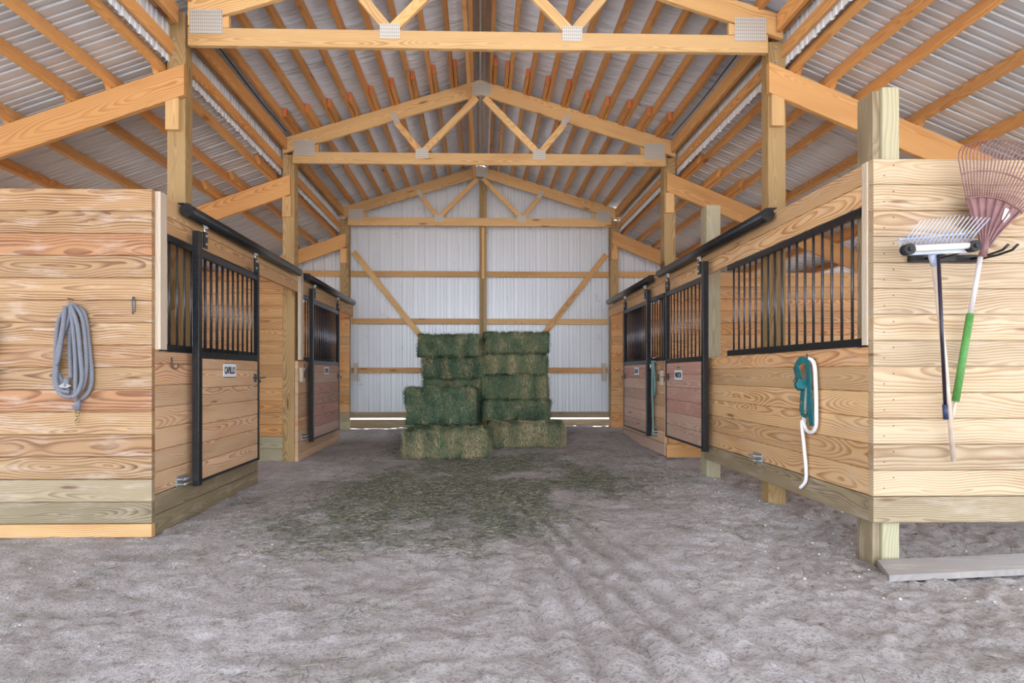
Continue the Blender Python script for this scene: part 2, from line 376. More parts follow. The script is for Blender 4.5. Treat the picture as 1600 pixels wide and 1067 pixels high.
# outer half walls with an open side above
def hboards(mb,a,b,edges_,t):
    """horizontal boards stacked between successive heights; a,b = (x,y) centre line ends"""
    for z0,z1 in zip(edges_[:-1],edges_[1:]):
        mb.board((a[0],a[1],(z0+z1)/2),(b[0],b[1],(z0+z1)/2),z1-z0-.003,t,(0,0,1),ch=.0045)
    for z in edges_[1:-1]:      # tongues that close the joints
        mb.board((a[0],a[1],z),(b[0],b[1],z),.0028,t*.3,(0,0,1),ch=.0001)
def edges(z0,z1,p=.153):
    e=[z0]
    while e[-1]+p<z1-.03: e.append(e[-1]+p)
    e.append(z1); return e
for nm,x in (('wall_left',-XO),('wall_right',XO)):
    mb=MB(); hboards(mb,(x,3.2),(x,YB-.03),edges(.12,.75),.04); struct(nm,mb,W_INNER)

# ------------------------------------------------------------------ timber frame
side_word={-1:'left',1:'right'}; place=['nearest','middle','farthest']
posts=[]
def bolt(mb,x,y,z,r=.011,ax=(0,-1,0)):
    a_=Vector((x,y,z)); mb.cyl(a_,a_+Vector(ax)*.009,r,8)
for s in (-1,1):
    for k,y in enumerate((4.40,6.80,9.60)):
        dx=(.055,0,0)[k]*(1 if s<0 else .7); x0,x1=(PL-.145-dx,PL-dx) if s<0 else (PR+dx,PR+.145+dx)
        top=(4.00 if s<0 and k==0 else 3.83); base=float(gz((x0+x1)/2,y))-.04
        th=thing('timber_post',f'{place[k]} tall treated timber post on the {side_word[s]} side of the aisle, carrying a truss end','post',((x0+x1)/2,y+.07,base),'aisle posts')
        mb=MB(); mb.box(x0,x1,y,y+(.11 if k==0 else .145),base,top,ch=.004); part('post_shaft',mb,W_POST,th)
        mb=MB(); zt=(LZ if s<0 else RZ)-.25-.01; xc=(x0+x1)/2-.012 
        mb.board((xc,y-.021,zt-.02),(xc,y-.021,zt-.27),.105,.04,(1,0,0)); part('support_block',mb,W_BEAM,th,'pale pine block nailed under the rafter')
        for zz in (3.78,3.67): mb=MB(); bolt(mb,xc,y,zz); part('bolt',mb,ZINC,th)
# corner and intermediate stub posts of the right stall
def stub(x0,x1,y0,y1,z0,z1,label,mat=W_GREEN,split=True):
    th=thing('stall_post',label,'post',((x0+x1)/2,(y0+y1)/2,z0),'stall posts'); 
    if split:
        mb=MB(); xm=x0+(x1-x0)*.3; mb.box(x0,xm-.001,y0+.02,y1,z0,z1-.012,ch=.004,long=2); part('post_ply',mb,W_TREAT,th,'narrow greyer side board')
        mb=MB(); mb.box(xm,x1,y0,y1,z0,z1,ch=.004,long=2); part('post_shaft',mb,mat,th)
    else:
        mb=MB(); mb.box(x0,x1,y0,y1,z0,z1,ch=.004,long=2); part('post_shaft',mb,mat,th)
stub(2.325,2.47,3.145,3.30,-.04,2.80,'doubled pale timber corner post rising above the tool wall',W_GREEN)
stub(2.325,2.47,5.52,5.665,.0,2.84,'short green-tinted timber post between barred window and nearest right door',W_GREEN,False)
for s,lab in ((-1,'left'),(1,'right')):
    pass
# trusses
def truss(k,y):
    th=thing('roof_truss',['nearest roof truss crossing the top of the photo','middle pine roof truss with its whole triangle in view','farthest roof truss, against the white end wall'][k],'truss',(0.015,y,3.70),'roof trusses')
    cx=.015; t=.04; Y=y
    mb=MB(); ex=0; mb.board((PL+.002-ex,Y,3.77),(PR-.002+ex*.6,Y,3.77),.14,t); part('bottom_chord',mb,W_BEAM,th)
    for s in (-1,1):
        xe=2.43 if not (s<0 and k==0) else 2.30
        ze=APEX-PITCH*xe; dv=.19
        poly=[(0+cx,Y-t/2,APEX),(0+cx,Y-t/2,APEX-dv*1.05),(s*(xe)+cx,Y-t/2,ze-dv*.95),(s*xe+cx,Y-t/2,ze)]
        if (s<0 and k==0): poly[2]=(PL+.002,Y-t/2,APEX-PITCH*2.3-dv); poly[3]=(PL+.002,Y-t/2,APEX-PITCH*2.3)
        a_=Vector((cx,Y,APEX-dv/2)); b_=Vector((poly[3][0],Y,poly[3][2]-dv/2))
        mb=MB(); L=(b_-a_); mb.board(a_,b_,dv/math.sqrt(1+PITCH**2)*.98,t,(0,0,1),cuta=-PITCH,cutb=-PITCH)
        part('top_chord',mb,W_BEAM,th)
        # heel block
        xi=1.99; xh=(PL+.003 if s<0 else PR-.003)
        mb=MB(); zt=APEX-PITCH*xi-dv-.01
        lo=min(s*xi+cx,xh); hi=max(s*xi+cx,xh)
        if zt>3.85:
            if s>0: pts=[(lo,Y-.018,3.843),(hi,Y-.018,3.843),(hi,Y-.018,3.848),(lo,Y-.018,zt-.005)]
            else: pts=[(lo,Y-.018,3.843),(hi,Y-.018,3.843),(hi,Y-.018,zt-.005),(lo,Y-.018,3.848)]
            mb.prism(pts,(0,.036,0)); part('heel_wedge',mb,W_BEAM,th)
        # webs
        nd=(s*.73+cx,3.845); up=(s*1.05+cx,APEX-PITCH*1.05-dv-.005); ap=(s*.05+cx,APEX-PITCH*.05-dv-.01)
        mb=MB(); mb.board((nd[0]+s*.02,Y,nd[1]+.02),(up[0],Y,up[1]-.01),.075,t*.9,(1,0,0)); part('web',mb,W_BEAM,th)
        mb=MB(); mb.board((nd[0]-s*.03,Y,nd[1]+.02),(ap[0],Y,ap[1]-.01),.08,t*.9,(1,0,0)); part('web',mb,W_BEAM,th)
        # plates
        def plate(x,z,w_,h_,rot=0):
            mb=MB(); c_,s_=math.cos(rot),math.sin(rot)
            P=[(x+c_*a*w_/2-s_*b*h_/2,Y-t/2-.004,z+s_*a*w_/2+c_*b*h_/2) for a,b in ((-1,-1),(1,-1),(1,1),(-1,1))]
            mb.prism(P,(0,.003,0)); part('nail_plate',mb,NAILP,th)
        plate(nd[0]-s*.005,3.83,.16,.115); plate(up[0]+s*.005,up[1]+.02,.14,.07,-s*.95*(-1) if False else s*1.0)
        plate(s*(2.165)+cx,3.885,.255,.19)
    mb=MB(); mb.prism([(cx-.13,Y-t/2-.004,4.56),(cx+.13,Y-t/2-.004,4.56),(cx+.13,Y-t/2-.004,4.70),(cx,Y-t/2-.004,4.735),(cx-.13,Y-t/2-.004,4.70)],(0,.003,0)); part('nail_plate',mb,NAILP,th)
for k,y in enumerate(TY): truss(k,y)
# lean-to rafters
for s in (-1,1):
    for k,y in enumerate((4.375,6.775,9.575)):
        z0,sl=(LZ,LS) if s<0 else (RZ,RS); dv=.245; xa,xb=2.335 if s<0 else 2.345,XO+.1
        a_=(s*xa,y,z0-sl*(xa-2.3)-dv/2); b_=(s*xb,y,z0-sl*(xb-2.3)-dv/2)
        mb=MB(); mb.board(a_,b_,dv/math.sqrt(1+sl*sl),.045,(0,0,1),ch=.004,cuta=-sl)
        single('rafter',mb,W_RAFT,f'{place[k]} wide pine rafter sloping down over the {side_word[s]} stalls','rafter','lean-to rafters')
# purlins
order=['first','second','third','fourth','fifth','sixth','seventh','eighth','ninth','tenth']
bays=[(YF,4.62,'nearest bay'),(4.05,6.98,'middle bay'),(6.32,YB-.06,'back bay')]
for s,P in ((-1,PXL),(1,PXR)):
    for i,x in enumerate(P):
        for bi,(y0,y1,bw) in enumerate(bays):
            if bi==0: continue
            xx=x+(s*-.0475 if bi==2 else 0)
            if bi==2 and i==0: xx=x+s*.0475
            z=croof(xx)-.056-.0135-.006
            y0_=y0+random.uniform(-.06,.06); y1_=y1 if bi==2 else y1+random.uniform(-.03,.05)
            y1_=y1_ if bi==2 else y1_
            jit=random.uniform(-.01,.01)*0
            th=thing('roof_purlin',f'{order[i]} pine roof purlin {side_word[s]} of the ridge, {bw} of the insulated ceiling','purlin',(xx,y0_,z-.05),'centre roof purlins')
            mb=MB(); mb.board((xx+jit,y0_,z),(xx,y1_,z),.098,.042,(0,0,1)); part('timber',mb,W_PURL,th)
            if bi==2:
                mb=MB(); mb.box(xx-.0205,xx+.0205,y0_-.004,y0_-.0005,z-.047,z+.047); part('painted_end',mb,REDTIP,th,'orange painted cut end')
LP=[2.53,2.90,3.21,3.69,4.15,4.60,5.05,5.50]; RP=[2.56,2.84,3.12,3.57,4.03,4.48,4.95,5.42]
for s,P in ((-1,LP),(1,RP)):
    for i,x in enumerate(P):
        for bi,(y0,y1,bw) in enumerate(bays):
            z0,sl=(LZ,LS) if s<0 else (RZ,RS); ax=x+(-.05 if bi==1 else 0)*0+(.045 if bi%2 else 0)
            z=z0-sl*(ax-2.3)+.055+.006
            y0_=(YF,4.36,6.32)[bi]+(random.uniform(-.1,.1) if bi==2 else 0); y1_=y1 if bi==2 else y1+random.uniform(-.08,.08)
            lb=f'{order[i]} pine purlin outward under the {side_word[s]} metal roof, {bw}'
            mb=MB(); up=Vector((s*sl,0,1)).normalized(); mb.board((s*ax,y0_,z),(s*ax,y1_,z),.108 ,.042,up)
            single('roof_purlin',mb,W_PURL,lb,'purlin','lean-to purlins')
# headers and girts of the clerestory
for s in (-1,1):
    x=PL-.152 if s<0 else PR+.152
    sw=side_word[s]
    xh=2.30
    for j,(xa,xb,za,zb,nm,lab) in enumerate([(.0,.0,0,0,'',''),]):
        pass
    xin=(PL-.145-.001) if s<0 else (PR+.145+.001)
    mb=MB(); a0,a1=(xin-.028,xin) if s<0 else (xin,xin+.028)
    mb.box(a0,a1,YF,YB-.05,3.66 if s<0 else 3.70,3.77 if s<0 else 3.80); single('clerestory_girt',mb,W_RAFT,f'long pine girt along the foot of the {sw} ribbed clerestory band','girt','clerestory girts')
    mb=MB(); mb.box(a0,a1,YF,YB-.05,3.905,4.07); single('eave_header',mb,W_RAFT,f'long pine eave beam above the {sw} ribbed clerestory band','beam','eave beams')
    for (ya,yb,bw) in ((YF,4.31,'before the nearest truss'),(4.56,6.71,'between the nearest and middle trusses'),(6.96,9.51,'beyond the middle truss')):
        mb=MB(); c0=PL-.10 if s<0 else PR+.06; mb.box(c0,c0+.04,ya,yb,3.86,4.0); single('eave_header',mb,W_RAFT,f'inner pine eave plank on the {sw}, {bw}','beam','inner eave planks')
    mb=MB(); xc=PL-.03 if s<0 else PR+.03
    mb.tube([(xc-(.0),yy,4.02+.012*math.sin(yy*3)) for yy in np.linspace(4.6,6.6,14)],.006,6); single('cable',mb,CABLE,f'black cable strung along the {sw} edge of the insulated ceiling','cable','ceiling cables')
# brace board hanging below the ridge, and far centre post
mb=MB(); mb.board((-.165,3.6,4.58),(-.075,9.45,4.54),.09,.04,(0,0,1)); 
single('truss_brace',mb,W_RAFT,'long pine board running back just left of the ridge, through the trusses','brace')
th=thing('end_wall_post','tall dark treated post in the middle of the white end wall','post',(.07,9.68,.05))
zb=float(gz(.07,9.65))
mb=MB(); mb.box(.0,.06,9.64,9.78,zb-.04,4.52,ch=.004,long=2); part('post_shaft',mb,W_POST,th)
mb=MB(); mb.box(.062,.125,9.64,9.78,zb-.04,4.52,ch=.004,long=2); part('post_shaft',mb,W_POST,th)
mb=MB(); mb.box(.04,.085,9.595,9.638,2.78,3.69,ch=.004,long=2); part('nailer',mb,W_BEAM,th,'narrow pale board nailed to its front')
# girts
for i,zc in enumerate((2.90,2.05,1.17)):
    lab=['upper','middle','lower'][i]
    for s,(xa,xb) in ((-1,(PL+.01 if i else -XO,-.01)),(1,(.135,PR-.01 if i else XO))):
        mb=MB()
        mb.board((xa,9.825-.03,zc),(xb,9.825-.03,zc),.10,.04); 
        single('wall_girt',mb,W_BEAM if i<2 else W_INNER,f'{lab} horizontal pine girt on the white end wall, {side_word[s]} of its centre post','girt','end wall girts')
# diagonal braces
mb=MB(); mb.board((-2.24,9.74,3.28),(-1.06,9.74,1.79),.10,.035,(1,0,0)); single('diagonal_brace',mb,W_BEAM,'diagonal pine brace descending from the left post to the left hay stack','brace','end wall braces')
mb=MB(); mb.board((2.28,9.74,3.25),(1.12,9.74,1.77),.10,.035,(1,0,0)); single('diagonal_brace',mb,W_BEAM,'diagonal pine brace descending from the right post to the right hay stack','brace','end wall braces')
# skirt of the end wall with the gap of daylight below
mb=MB(); mb.box(-XO,XO,9.80,9.84,.315,.42); single('end_wall_skirt',mb,W_TREAT,'long treated board along the foot of the white end wall, above the strip of daylight','skirt board')
mb=MB(); mb.box(-XO,-.02,9.86,9.90,.0,.285); mb.box(-.018,XO,9.86,9.90,.0,.285); single('sill_board',mb,W_TREAT,'low ground board under the strip of daylight at the end wall','sill board')
for x,lab in ((-2.20,'left'),(2.235,'right')):
    mb=MB(); mb.box(x-.03,x+.03,9.70,9.76,.98,1.30); single('girt_stop',mb,W_TRIM,f'small pale wooden stop at the {lab} end of the lower end wall girt','wooden block','girt stops')

# ------------------------------------------------------------------ stall walls facing the camera and partitions
def strip(th,a,b,ed,t,mat,name='board_panel',label=None):
    mb=MB(); hboards(mb,a,b,ed,t); return part(name,mb,mat,th,label)
# left front
th=thing('stall_wall','near left stall end wall of tan horizontal boards, facing the camera, grey rope on it','wall',(-4,3.81,-.02),'stall end walls')
strip(th,(-XO,3.806),(XL-.001,3.806),[ -.01,.085 ],.04,W_INNER,'ground_board'); strip(th,(-XO,3.806),(XL-.001,3.806),[.087,.235,.39],.036,W_TREAT,'skirt_board')
strip(th,(-XO,3.806),(XL-.001,3.806),[.392+.1534*i for i in range(14)],.036,W_LEFT)
# right front
th=thing('stall_wall','near right stall end wall of pale boards on a raised skirt, garden tools hung on it','wall',(4.2,3.12,.25),'stall end walls')
strip(th,(XR+.002,3.122),(XO,3.122),[.25,.402],.04,W_TREAT,'skirt_board'); strip(th,(XR+.002,3.122),(XO,3.122),[.404+.1509*i for i in range(14)],.04,W_PALE)
for zz in [.404+.1509*i for i in range(13)]:
    for xx,dz in ((2.345,.05),(2.40,.11)): mb=MB(); mb.cyl((xx,3.1025,zz+dz),(xx,3.1005,zz+dz),.0035,8); part('nail_head',mb,RUBBER,th)
# partitions
def partition(s,y,z0,z1,label,lowmat,xin,xo=None):
    xo=xo or s*(XO-.02)
    th=thing('stall_partition',label,'partition',((xin+xo)/2,y,z0),'stall partitions')
    strip(th,(xo,y),(xin,y),[z0,z0+.16,z0+.31],.04,lowmat,'skirt_board'); strip(th,(xo,y),(xin,y),edges(z0+.312,z1,.148),.04,W_INNER)
partition(-1,6.84,.02,2.38,'board partition between the two left stalls, seen past the nearest open door',W_GREEN,-2.443)
partition(1,6.64,.095,2.36,'board partition between the two right stalls, seen through the bars',W_INNER,2.325)
partition(-1,9.57,.12,2.36,'end boards of the far left stall beside the white wall',W_GREEN,-2.27,-3.3)
partition(1,9.45,.12,2.33,'end boards of the far right stall beside the white wall',W_INNER,2.30,3.3)

# ------------------------------------------------------------------ stall fronts
def front(s,label,y0,y1,zb,sk,gl,hy0,hy1,skm,pm,trim=True,skz0=0,sk_y1=None):
    X=XL if s<0 else XR; xc=X-s*0 + s*.02
    th=thing('stall_screen',label,'stall wall',(xc,(y0+y1)/2,zb),'barred stall walls')
    if sk: strip(th,(xc,y0),(xc,sk_y1 or y1),sk,.04,skm,'skirt_board')
    top=1.275
    strip(th,(xc,y0),(xc,y1),edges(sk[-1]+.002 if sk else zb,top,.1515),.038,pm)
    strip(th,(xc,hy0),(xc,hy1),[2.125,2.25,2.383] if s<0 else [2.112,2.24,2.362],.04,W_RIGHT,'header_board')
    ga,gb=gl
    if trim:
        mb=MB(); mb.box(X-.004 if s<0 else X-.004,X+.034,y0+.0,ga-.002,top+.01,2.383 if s<0 else 2.362,ch=.003,long=2); part('corner_trim',mb,W_TRIM,th,'pale upright trim board')
    return th
def grille(th,s,x,ya,yb,z0,z1,step,rail=.05,name='grille',rb=.0085,ends=True):
    mb=MB(); mb.box(x-.016,x+.016,ya,yb,z0,z0+rail); mb.box(x-.016,x+.016,ya,yb,z1-rail,z1)
    if ends: mb.box(x-.014,x+.014,ya,ya+.022,z0+rail,z1-rail,long=2); mb.box(x-.014,x+.014,yb-.022,yb,z0+rail,z1-rail,long=2)
    g=part(name,mb,BLACK,th,'black steel frame')
    n=max(2,round((yb-ya)/step))
    for i in range(1,n):
        y=ya+(yb-ya)*i/n; m=MB(); m.cyl((x,y,z0+rail-.005),(x,y,z1-rail+.005),rb,8); part('bar',m,BLACKB,g)
    return g
LFX=XL-.005; 
a=front(-1,'front of the near left stall with barred window behind the open door',3.828,5.58,-.02,[-.01,.13,.275],(3.915,5.55),3.917,6.79,W_TREAT,W_DOOR)
grille(a,-1,XL-.012,3.917,5.55,1.278,2.122,.105)
b=front(-1,'front of the far left stall, beyond the second post',6.80,8.78,.0,[.02,.13,.26],(6.90,8.72),6.904,9.74,W_DOOR,W_DOOR)
grille(b,-1,XL-.012,6.902,8.72,1.278,2.122,.105)
c=front(1,'front of the near right stall with a long barred window and green halter',3.145,5.47,.25,[.25,.402],(3.195,4.95),3.197,6.60,W_TREAT,W_RIGHT)
grille(c,1,XR+.012,3.197,4.95,1.278,2.110,.0975,ends=False)
d=front(1,'front of the far right stall with a narrow barred window and hanging rope',6.664,8.60,.09,[.10,.25],(6.70,7.4),6.62,9.55,W_PINK,W_DOOR,trim=False)
grille(d,1,XR+.012,6.67,8.6,1.278,2.110,.0975)

# ------------------------------------------------------------------ sliding doors
def lettering(txt,th_parent,loc,w_,h_,rotz,mat):
    cu=bpy.data.curves.new('lettering','FONT'); cu.body=txt; cu.align_x='CENTER'; cu.align_y='CENTER'; cu.size=1; cu.extrude=.001; cu.offset=.035
    o=bpy.data.objects.new('tmp',cu); COL.objects.link(o); bpy.context.view_layer.update()
    me=bpy.data.meshes.new_from_object(o.evaluated_get(bpy.context.evaluated_depsgraph_get())); me.name='lettering'
    bpy.data.objects.remove(o)
    vs=np.array([v.co[:] for v in me.vertices]); lo,hi=vs.min(0),vs.max(0)
    sc=(w_/(hi[0]-lo[0]),h_/(hi[1]-lo[1]))
    M=Matrix.Rotation(rotz,4,'Z')@Matrix.Rotation(math.pi/2,4,'X')
    for v in me.vertices:
        p=Vector(((v.co.x-(lo[0]+hi[0])/2)*sc[0],(v.co.y-(lo[1]+hi[1])/2)*sc[1],v.co.z*.5))
        v.co=M@p+Vector(loc)-ROOT[th_parent]
    me.materials.clear(); me.materials.append(mat)
    q=bpy.data.objects.new('lettering',me); COL.objects.link(q); q.parent=th_parent; ROOT[q]=ROOT[th_parent]; return q
def door(s,label,ya,yb,z0,txt,py,pz,pw,mat,zt=2.07,wide_near=True,latch=True):
    """ya near edge, yb far edge"""
    x=(XL+.078) if s<0 else (XR-.078)
    th=thing('stall_door',label,'door',(x,(ya+yb)/2,z0),'sliding stall doors')
    mb=MB(); mb.box(x-.026,x+.026,ya,ya+.055,z0-.02,zt+.14,long=2,ch=.003)
    mb.box(x-.026,x+.026,yb-.055,yb,z0,zt+.08,long=2,ch=.003) if False else mb.box(x-.022,x+.022,yb-.035,yb,z0,zt+.12,long=2,ch=.003)
    part('stile',mb,BLACK,th,'black steel uprights')
    fr=MB(); fr.box(x-.02,x+.02,ya+.056,yb-.036,z0,z0+.018); part('bottom_rail',fr,BLACK,th)
    mb=MB(); hboards(mb,(x,ya+.058),(x,yb-.038),edges(z0+.02,1.235,.142),.034); part('board_panel',mb,mat,th)
    grille(th,s,x,ya+.057,yb-.037,1.238,zt,.098,rail=.05,ends=False)
    # name plate
    f=-s; xf=x+f*.0175; 
    mb=MB(); hw=pw/2; hh=.056; c=.012; P=[]
    for (a0,b0,st) in ((hw-c,hh-c,0),(-hw+c,hh-c,90),(-hw+c,-hh+c,180),(hw-c,-hh+c,270)):
        for q in (0,30,60,90): an=R(st+q); P.append((xf,py+a0+c*math.cos(an),pz+b0+c*math.sin(an)))
    mb.prism(P,(f*.003,0,0)); pl=part('name_plate',mb,WHITE,th,'white name plate with black capitals')
    mb=MB(); mb.box(xf+min(0,f*.0045),xf+max(0,f*.0045),py-hw+.008,py+hw-.008,pz+hh+.001,pz+hh+.006); mb.box(xf+min(0,f*.0045),xf+max(0,f*.0045),py-hw+.008,py+hw-.008,pz-hh-.006,pz-hh-.001); part('plate_edge',mb,INK,pl)
    lettering(txt,pl,(xf+f*.0042,py,pz),pw*.84,.062,R(90) if s<0 else R(-90),INK)
    # latch
    if latch:
        ly=yb-.05; lz=1.075
        mb=MB(); mb.box(xf,xf+f*.012,ly-.07,ly-.04,lz-.04,lz+.04,long=2) if f>0 else mb.box(xf+f*.012,xf,ly-.07,ly-.04,lz-.04,lz+.04,long=2)
        mb.tube([(xf+f*.02,ly-.13,lz),(xf+f*.022,ly+.14,lz)],.0065,8); mb.tube([(xf+f*.022,ly-.06,lz),(xf+f*.05,ly-.06,lz+.0),(xf+f*.055,ly-.06,lz-.045)],.006,8)
        part('latch',mb,BLACKB,th)
    # trolleys
    for yy in (ya+.11,yb-.09):
        mb=MB(); mb.box(x-.006+f*.02,x+.006+f*.02,yy-.03,yy+.03,zt+.03,zt+.155,long=2,ch=.002); hg=part('hanger',mb,BLACK,th)
        mb=MB(); mb.cyl((x+f*.02,yy,zt+.14),(x+f*.004,yy,zt+.215),.007,8); bolt(mb,x+f*.027,yy,zt+.06,.009,(f,0,0)); bolt(mb,x+f*.027,yy,zt+.125,.009,(f,0,0)); mb.cyl((x+f*.028,yy-.016,zt+.19),(x+f*.028,yy+.016,zt+.19),.014,10)
        part('roller',mb,ZINC,hg)
    return th
door(-1,'black framed sliding door of the near left stall, name plate with seven letters',4.21,5.37,.275,'CABILLO',4.74,1.145,.235,W_DOOR)
door(-1,'black framed sliding door of the far left stall, pale boards and small plate',7.06,8.42,.255,'REBEL',7.72,1.155,.22,W_PINK)
door(1,'black framed sliding door shut between near and far right stalls',5.24,6.34,.375,'WINSTON',5.93,1.10,.225,W_PINK)
door(1,'black framed sliding door of the far right stall',7.02,8.20,.32,'LENA',7.52,1.15,.22,W_PINK)
# tracks
def track(s,ya,yb,z,label):
    x=(XL+.075) if s<0 else (XR-.075); f=-s
    th=thing('door_track',label,'door track',(x,(ya+yb)/2,z-.05),'overhead door tracks')
    mb=MB(); P=[]
    n=16
    rr=.046
    mb.cyl((x,ya,z),(x,yb,z),rr,16); part('track_tube',mb,BLACK,th)
    mb=MB(); mb.box(min(x-f*.075,x-f*.02),max(x-f*.075,x-f*.02),ya,yb,z+.048,z+.054); 
    part('mounting_rail',mb,BLACK,th)
    mb=MB(); mb.cyl((x,ya-.012,z),(x,ya-.001,z),.05,16); part('end_cap',mb,BLACK,th)
track(-1,4.10,6.60,2.335,'black round door track over the near left stall')
track(-1,6.95,9.42,2.335,'black round door track over the far left stall')
track(1,4.12,6.62,2.335,'black round door track over the near right stall')
track(1,6.98,9.25,2.335,'black round door track over the far right stall')
# door guides
def guide(s,y,z,label):
    X=XL if s<0 else XR; f=-s; 
    mb=MB(); x0,x1=sorted((X+f*.001,X+f*.006)); mb.box(x0,x1,y-.07,y+.07,z-.04,z+.04)
    for zz,q in ((z+.018,1),(z-.018,1)):
        x2,x3=sorted((X+f*.006,X+f*.05)); mb.box(x2,x3,y-.055,y+.055,zz-.004,zz+.004)
        mb.tube([(X+f*.05,y-.055,zz),(X+f*.05,y+.055,zz)],.008,8)
    single('door_guide',mb,ZINC,label,'door guide','door guides')
guide(-1,4.155,.31,'zinc roller guide at the foot of the nearest left door')
guide(-1,7.00,.30,'zinc roller guide at the foot of the far left door')
guide(1,4.40,.43,'zinc roller guide on the near right stall front, above the skirt')
guide(1,6.95,.36,'zinc roller guide at the foot of the far right door')
# threshold under the shut right door
mb=MB(); mb.box(2.285,2.75,6.585,6.618,.09,.25,long=0); single('sill_board',mb,W_RAFT,'short orange board end facing the camera below the shut right door','sill board')
mb=MB(); mb.box(2.30,3.6,5.55,6.58,.235,.27,long=0) if False else None

# hooks and latch blocks
def jhook(s,y,z,label):
    X=XL if s<0 else XR; f=-s; mb=MB()
    mb.tube([(X+f*.006,y,z+.045),(X+f*.008,y,z-.01),(X+f*.016,y+.004,z-.032),(X+f*.03,y+.01,z-.038),(X+f*.043,y+.014,z-.028),(X+f*.045,y+.014,z-.005)],.005,8)
    single('coat_hook',mb,BLACKB,label,'hook','wall hooks')
jhook(-1,4.02,1.19,'small black hook on the near left stall front, beside the corner')
jhook(-1,7.02,1.20,'small black hook on the far left stall front')
def lblock(s,y,z,label):
    X=XL if s<0 else XR; f=-s; th=thing('latch_block',label,'latch block',(X+f*.02,y,z-.09),'wooden latch blocks')
    x0,x1=sorted((X+f*.001,X+f*.04)); mb=MB(); mb.box(x0,x1,y-.055,y+.055,z-.09,z+.09,long=2); part('block',mb,W_TRIM,th)
    x0,x1=sorted((X+f*.041,X+f*.05)); mb=MB(); mb.box(x0,x1,y-.01,y+.035,z-.04,z+.05,long=2); part('catch',mb,BLACKB,th)
lblock(-1,6.90,1.10,'pale wooden latch block beside the second left post')
lblock(1,6.73,1.06,'pale wooden latch block between the two right doors')

# ------------------------------------------------------------------ hung gear
# grey lead rope on the left end wall (wall face y = 3.786)
def cat(pts,n=8):
    P=[Vector(p) for p in pts]; P=[P[0]*2-P[1]]+P+[P[-1]*2-P[-2]]; o=[]
    for i in range(1,len(P)-2):
        for k in range(n):
            u=k/n; a_,b_,c_,d_=P[i-1:i+3]
            o.append(.5*((2*b_)+(c_-a_)*u+(2*a_-5*b_+4*c_-d_)*u*u+(3*b_-a_-3*c_+d_)*u**3))
    o.append(P[-2]); return o
WY=3.785
def lw(px,py,d=.03):     # point on the left end wall, measured in metres along the wall
    return (-2.2490+(px-237)*.004455, WY-d, 1.12+(583-py)*.004455)
th=thing('lead_rope','grey looped lead rope with brass snap hanging on the left tan wall','lead rope',(-2.76,3.75,.8))
mb=MB(); rr=.0135
loops=[[(118,480),(100,500),(95,545),(96,575),(108,600),(122,612),(128,590),(128,540),(124,500),(119,482)],
[(118,482),(110,510),(102,550),(97,580),(98,600),(108,616),(124,618),(138,606),(144,580),(143,540),(138,500),(126,480),(118,478)],
[(116,482),(112,520),(106,560),(102,570)],
[(120,484),(116,530),(117,570),(118,592)],
[(122,482),(127,520),(130,570),(130,625)],
[(124,480),(134,510),(139,560),(141,590),(136,610),(128,620)],
[(122,479),(138,492),(145,540),(149,590),(144,612),(132,624)],
[(121,482),(118,500),(105,540),(99,590),(106,608),(120,612)]]
for k,l in enumerate(loops): mb.tube(cat([lw(x,y,.018+.021*(k%3)+.012*(k==4)) for x,y in l],6),rr,8)
part('rope',mb,ROPE_G,th)
mb=MB(); mb.tube(cat([lw(127,622,.03),lw(132,628,.04),lw(129,638,.03),lw(128,632,.05)],5),.016,8); mb.tube([lw(117,590,.05),lw(116.5,603,.05)],.019,10); part('knot',mb,ROPE_G,th)
mb=MB(); a_=lw(118,470,.0); mb.tube([(a_[0],WY,a_[2]),(a_[0],WY-.05,a_[2]),(a_[0],WY-.06,a_[2]+.02)],.004,8)
mb.tube([Vector(lw(128,644,.03))+Vector((.017*math.cos(q),0,.02*math.sin(q))) for q in np.linspace(0,6.28,14)],.0045,6)
mb.tube([lw(128,648,.03),lw(128,655,.03)],.006,8); mb.tube([Vector(lw(128,650,.03))+Vector((.015*math.cos(q),0,-.035+.02*math.sin(q))) for q in np.linspace(0,5.4,14)],.004,6); part('snap_hook',mb,BRASS,th,'small brass snap hook')
mb=MB(); mb.prism([lw(107,602,.055),lw(116,597,.055),lw(126,602,.055),lw(120,605,.055),lw(110,605,.055)],(0,-.012,0)); part('snap_shackle',mb,plain('worn_zinc',srgb(150,150,154),.6,.2),th)
mb=MB(); mb.tube(cat([lw(209,492,.006),lw(209,474,.012),lw(212,466,.02),lw(215.5,474,.025),lw(215.5,490,.03)],5),.004,6)
single('wall_hook',mb,BLACKB,'thin dark wire hook on the left tan wall, near its corner','hook')
# gear cut by the left edge of the photo
th=thing('bridle','patterned strap with metal bit hanging at the left edge of the photo','bridle',(-3.36,3.75,.98))
mb=MB(); mb.tube(cat([lw(-6,488),lw(2,498),lw(5,520),lw(3,550),lw(-4,560)],5),.017,8); mb.tube(cat([lw(-8,610),lw(2,606),lw(3,598),lw(-6,592)],5),.014,8); part('strap',mb,ROPE_G,th)
mb=MB(); mb.tube([lw(-8,522,.05),lw(17,528,.05)],[.012,.002],8); part('bit',mb,ZINC,th)
mb=MB(); mb.tube([lw(-4,545,.03),lw(-2,575,.03)],.012,8); mb.prism([lw(-6,578,.03),lw(13,576,.03),lw(12,581,.03),lw(-6,585,.03)],(0,-.02,0)); part('cheek_strap',mb,MAROON,th)

